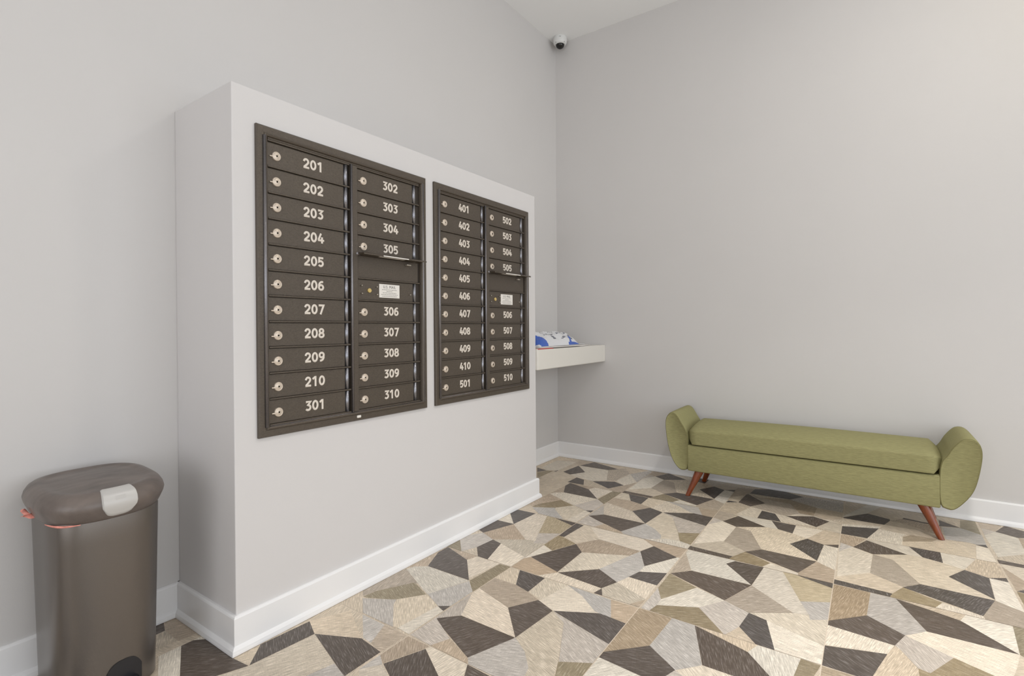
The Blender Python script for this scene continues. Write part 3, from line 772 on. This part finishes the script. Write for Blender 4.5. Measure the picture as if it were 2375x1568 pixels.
# ------------------------------------------------------------------ security camera on the ceiling in the corner
sc = thing('security_camera', (-0.074, -0.085, ZC), 'white dome security camera on the ceiling in the room corner', 'security camera')
bm = bmesh.new()
lathe(bm, [(0.050, 0), (0.052, -0.004), (0.054, -0.010), (0.054, -0.034), (0.051, -0.046), (0.045, -0.054), (0.036, -0.058), (0.033, -0.057)], (0, 0, 0), (0, 0, 1), 48)
auto_smooth(obj('housing', bm, M_CAMW, sc), 50)
bm = bmesh.new(); lathe(bm, [(0.0335 * math.cos(t * math.pi / 2 / 12), -0.056 - 0.031 * math.sin(t * math.pi / 2 / 12)) for t in range(12)] + [(0.001, -0.087)], (0, 0, 0), (0, 0, 1), 40)
obj('dome', bm, M_DOME, sc, True)
toc = Vector((-3.567, -2.006, 0)).normalized(); sd = Vector((-toc.y, toc.x, 0))
for s in (-0.75, 0.75):
    p = toc * 0.048 * math.cos(s) + sd * 0.048 * math.sin(s)
    bm = bmesh.new(); lathe(bm, [(0.0026, 0), (0.002, 0.002)], p + Vector((0, 0, -0.0505)), (p.x, p.y, -0.03), 12); obj('screw', bm, M_DOT, sc)
bm = bmesh.new()
c_ = [toc * 0.0545 * math.cos(a) + sd * 0.0545 * math.sin(a) for a in [-0.14 + 0.28 * i / 8 for i in range(9)]]
for a, b_ in zip(c_, c_[1:]): quad(bm, [a + Vector((0, 0, -0.016)), b_ + Vector((0, 0, -0.016)), b_ + Vector((0, 0, -0.0185)), a + Vector((0, 0, -0.0185))])
q = obj('badge', bm, M_DOT, sc)

# ------------------------------------------------------------------ bench
bench = thing('storage_bench', (-0.245, -1.765, 0), 'long green upholstered bench with flared arms against the back wall', 'bench')
bench_inv = Vector((-0.245, -1.765, 0))
BX0, BX1 = -0.42, -0.055
ARM_L = [(-1.158, .157), (-1.158, .30), (-1.159, .365), (-1.138, .414), (-1.117, .446), (-1.092, .489), (-1.071, .503), (-1.045, .499), (-1.023, .467), (-1.019, .415), (-1.033, .299), (-1.063, .2), (-1.105, .148), (-1.13, .146)]
ARM_R = [(-2.358, .158), (-2.356, .303), (-2.364, .378), (-2.389, .41), (-2.403, .444), (-2.438, .492), (-2.46, .502), (-2.483, .500), (-2.505, .481), (-2.515, .443), (-2.511, .383), (-2.493, .28), (-2.471, .224), (-2.431, .168), (-2.406, .146), (-2.388, .148)]
def smooth_loop(P, it=2, keep=()):
    for _ in range(it):
        Q = []
        n = len(P)
        for i in range(n):
            a, b_ = P[i], P[(i + 1) % n]
            Q.append((0.75 * a[0] + 0.25 * b_[0], 0.75 * a[1] + 0.25 * b_[1])); Q.append((0.25 * a[0] + 0.75 * b_[0], 0.25 * a[1] + 0.75 * b_[1]))
        P = Q
    return P
def arm(P):
    P = smooth_loop(P, 2)
    cy = sum(p[0] for p in P) / len(P); cz = sum(p[1] for p in P) / len(P)
    rings = []
    for x, s in ((BX0 + 0.004, 0.90), (BX0, 0.955), (BX0 + 0.004, 0.985), (BX0 + 0.012, 1.0), (BX0 + 0.06, 1.008), (BX1 - 0.06, 1.008), (BX1 - 0.012, 1.0), (BX1, 0.96)):
        rings.append([Vector((x, cy + (y - cy) * s, cz + (z - cz) * s)) - bench_inv for y, z in P])
    bm = bmesh.new(); loft(bm, rings)
    a = auto_smooth(obj('armrest', bm, M_FABRIC, bench), 50)
    bm = bmesh.new()
    n = len(P); ring = [Vector((BX0 + 0.003, cy + (y - cy) * 0.972, cz + (z - cz) * 0.972)) - bench_inv for y, z in P]
    rr = []
    for i in range(n):
        t = (ring[(i + 1) % n] - ring[i - 1]).normalized(); nn = Vector((1, 0, 0)); bb = t.cross(nn).normalized()
        rr.append([ring[i] + (nn * math.cos(k * math.pi / 3) + bb * math.sin(k * math.pi / 3)) * 0.0022 for k in range(6)])
    rr.append(rr[0]); loft(bm, rr, cap=False)
    p_ = obj('piping', bm, M_SEAM, a, True); p_['label'] = 'darker piping seam'
arm(ARM_L); arm(ARM_R)
def soft_block(y0, y1, prof, endr, name, parent, ends=None):
    """section (x,z) loop carried along y with softly rounded ends"""
    cx = sum(p[0] for p in prof) / len(prof); cz = sum(p[1] for p in prof) / len(prof)
    P = smooth_loop(prof, 2)
    rings = []
    N_ = 40
    for i in range(N_ + 1):
        t = i / N_; y = y0 + (y1 - y0) * t
        e = min(t, 1 - t) * abs(y1 - y0)
        s = 1 - 0.5 * max(0, 1 - e / endr) ** 2.5 if e < endr else 1
        sag = 0.006 * math.sin(math.pi * t)
        rings.append([Vector((cx + (x - cx) * (0.5 + s / 2), y, cz + (z - cz) * s + (sag if z > cz else 0))) - bench_inv for x, z in P])
    bm = bmesh.new(); loft(bm, rings)
    return auto_smooth(obj(name, bm, M_FABRIC, parent), 60)
ts = [(BX0 - 0.004, .312), (BX0 - 0.008, .320), (BX0 - 0.008, .384), (BX0 - 0.008, .396), (BX0 - 0.003, .404), (BX0 + 0.010, .409), (BX0 + 0.04, .419), (BX0 + 0.12, .434), (BX1 - 0.10, .438), (BX1 - 0.02, .424), (BX1, .40), (BX1, .33), (BX1 - 0.004, .312), (BX0 + 0.18, .311)]
soft_block(-2.366, -1.156, ts, 0.035, 'seat_cushion', bench)
bm = bmesh.new()
box(bm, BX0 - bench_inv.x, BX1 - bench_inv.x, -2.362 - bench_inv.y, -1.155 - bench_inv.y, 0.150, 0.3085, 0.008, 3)
auto_smooth(obj('storage_box', bm, M_FABRIC, bench), 40)
for (tx, ty), (fx_, fy) in (((-0.385, -1.222), (-0.425, -1.158)), ((-0.385, -2.296), (-0.412, -2.364)), ((-0.10, -1.222), (-0.070, -1.165)), ((-0.10, -2.296), (-0.070, -2.36))):
    bm = bmesh.new(); tube(bm, Vector((tx, ty, 0.156)) - bench_inv, Vector((fx_, fy, 0.0)) - bench_inv, 0.0255, 0.0150, 24)
    for v in bm.verts:
        if v.co.z < 0.02: v.co.z = 0.0
    auto_smooth(obj('leg', bm, M_WOOD, bench), 40)

# ------------------------------------------------------------------ step-on trash can
CX, CYB, CYF = -3.092, -0.045, -0.362
can = thing('trash_can', (CX, -0.2, 0), 'dark bronze step trash can with grey lid button beside pier', 'trash can')
cinv = Vector((CX, -0.2, 0))
def foot(th, hw, yb, yf, n=3.4, bulge=0.0):
    c, s = math.cos(th), math.sin(th)
    ex = 2.0 / n
    x = hw * math.copysign(abs(c) ** ex, c)
    hd = (yb - yf) / 2; ym = (yb + yf) / 2
    y = ym + hd * math.copysign(abs(s) ** ex, s)
    if s < 0: y -= bulge * (1 - (x / hw) ** 2)
    return x, y
NT = 96
TH = [2 * math.pi * i / NT for i in range(NT)]
def body_pt(th, z, off=0.0):
    t = z / 0.53
    hw = 0.123 + 0.010 * t + off
    x, y = foot(th, hw, -0.082 + 0.020 * t + off, -0.318 - 0.012 * t - off, 4.2, 0.012)
    return Vector((CX + x, y, z)) - cinv
bm = bmesh.new()
loft(bm, [[body_pt(t, z, o) for t in TH] for z, o in ((0.0, -0.006), (0.006, 0), (0.03, 0), (0.15, 0), (0.3, 0), (0.45, 0), (0.515, 0), (0.53, -0.004))])
auto_smooth(obj('body', bm, M_CAN, can), 45)
LP = [(0.030, -0.079), (0.018, -0.080), (0.014, -0.077), (0.009, -0.066), (0.002, -0.048), (0.0, -0.038), (0.003, -0.026), (0.010, -0.014), (0.019, -0.007), (0.028, -0.004), (0.036, -0.003), (0.043, -0.0055), (0.055, -0.006), (0.09, -0.003), (0.125, -0.001)]
def lid_pt(th, s, off=0.0):
    k = s * (len(LP) - 1); i = min(int(k), len(LP) - 2); f = k - i
    ins = LP[i][0] * (1 - f) + LP[i + 1][0] * f; dz = LP[i][1] * (1 - f) + LP[i + 1][1] * f
    x, y = foot(th, 0.155 - ins, CYB + 0.012 - ins, CYF + 0.012 + ins, 3.0, 0.016)
    hgt = 0.615 - 0.022 * (CYB - y) / 0.32
    v = Vector((CX + x, y, hgt + dz + off * (0.7 if s > 0.35 else 0.1)))
    if off:
        c = Vector((CX, (CYB + CYF) / 2, v.z)); d = (v - c); d.z = 0
        v += d.normalized() * off * (0.9 if s < 0.55 else 0.3)
    return v - cinv
bm = bmesh.new()
loft(bm, [[lid_pt(t, i / (len(LP) - 1)) for t in TH] for i in range(len(LP))])
lid = auto_smooth(obj('lid', bm, M_LID, can), 50)
# grey push button wrapped over the front edge of the lid
def th_at(xr, hw=0.155, n=3.0):      # angle on the front whose x = xr
    c = math.copysign(abs(xr / hw) ** (n / 2), xr)
    return -math.acos(max(-1, min(1, c)))
bm = bmesh.new()
na, ns = 22, 22
def btn(u, v, off):
    # rounded-rectangle outline in (u across, v down)
    xr = (-0.046 + 0.092 * u) * (1.0 - 0.10 * v) + 0.006
    e = abs(2 * u - 1)
    vv = 0.5 + (v - 0.5) * (1 - (0.20 if v < 0.5 else 0.46) * e ** 4)
    s = 0.775 - vv * 0.60
    return lid_pt(th_at(xr), s, off)
g1 = [[bm.verts.new(btn(i / na, j / ns, 0.005 if 0 < i < na and 0 < j < ns else 0.0005)) for j in range(ns + 1)] for i in range(na + 1)]
for i in range(na):
    for j in range(ns): bm.faces.new((g1[i][j], g1[i + 1][j], g1[i + 1][j + 1], g1[i][j + 1]))
bt = auto_smooth(obj('lid_button', bm, M_BTN, lid), 40); bt['label'] = 'light grey push button'
# embossed word plate on the button
bm = bmesh.new()
for a, w in ((0.36, 0.028), (0.41, 0.028), (0.46, 0.028), (0.51, 0.028), (0.56, 0.028), (0.61, 0.022)):
    p = [btn(a, 0.50, 0.0056), btn(a + w, 0.50, 0.0056), btn(a + w, 0.60, 0.0056), btn(a, 0.60, 0.0056)]
    quad(bm, p)
obj('embossing', bm, M_BTN, bt)
# pedal opening and pedal
bm = bmesh.new()
def bfront(x, z, off):
    t = z / 0.53; hw = 0.123 + 0.010 * t
    return body_pt(th_at(x, hw, 4.2), z, off)
N1 = 24
arc = []
for i in range(N1 + 1):
    x = -0.052 + 0.104 * i / N1 + 0.012
    top = 0.098 * (1 - abs(2 * i / N1 - 1.15) ** 3.2 * 0.55)
    arc.append((x, max(0.02, top)))
va = [bm.verts.new(bfront(x, z, 0.002)) for x, z in arc]; vb = [bm.verts.new(bfront(x, 0.004, 0.002)) for x, z in arc]
for i in range(N1): bm.faces.new((va[i], va[i + 1], vb[i + 1], vb[i]))
obj('pedal_opening', bm, M_PEDAL, can)
bm = bmesh.new(); p = bfront(0.012, 0.03, 0.0)
box(bm, p.x - 0.042, p.x + 0.042, p.y - 0.030, p.y + 0.004, 0.018, 0.040, 0.006, 3); obj('pedal', bm, M_PEDAL, can)

# bag liner peeking out under the lid
bag = thing('trash_bag', (-3.2, -0.2, 0.52), 'pink edge of a bag liner peeking from under the trash can lid', 'trash bag')
bo = Vector((-3.2, -0.2, 0.52))
ths = [math.pi * (1.13 + 0.24 * i / 40) for i in range(41)]
bm = bmesh.new()
rim = [lid_pt(t, 2.6 / (len(LP) - 1)) + cinv - bo for t in ths]
loft(bm, [[p + Vector((0, 0, -0.008)) for p in rim], [p + Vector((0, 0, -0.0095 - 0.0045 * math.sin(i * math.pi / 40))) for i, p in enumerate(rim)]], close=False, cap=False)
e1 = obj('bag_edge', bm, M_PINK, bag, True)
bm = bmesh.new()
grid = []
for i in range(9):
    row = []
    for j in range(7):
        u, v = i / 8, j / 6
        q_ = Vector((-3.222 - 0.034 * u + 0.003 * math.sin(v * 9 + u * 5), -0.195 + 0.006 * math.sin(u * 9 + v * 7), 0.519 + 0.014 * u + (0.010 + 0.012 * u) * v + 0.002 * math.sin(v * 7 + u * 9))) - bo
        row.append(bm.verts.new(q_))
    grid.append(row)
for i in range(8):
    for j in range(6): bm.faces.new((grid[i][j], grid[i + 1][j], grid[i + 1][j + 1], grid[i][j + 1]))
e2 = obj('bag_corner', bm, M_PINK, bag, True)
for o in (e1, e2):
    md = o.modifiers.new('film', 'SOLIDIFY'); md.thickness = 0.0012
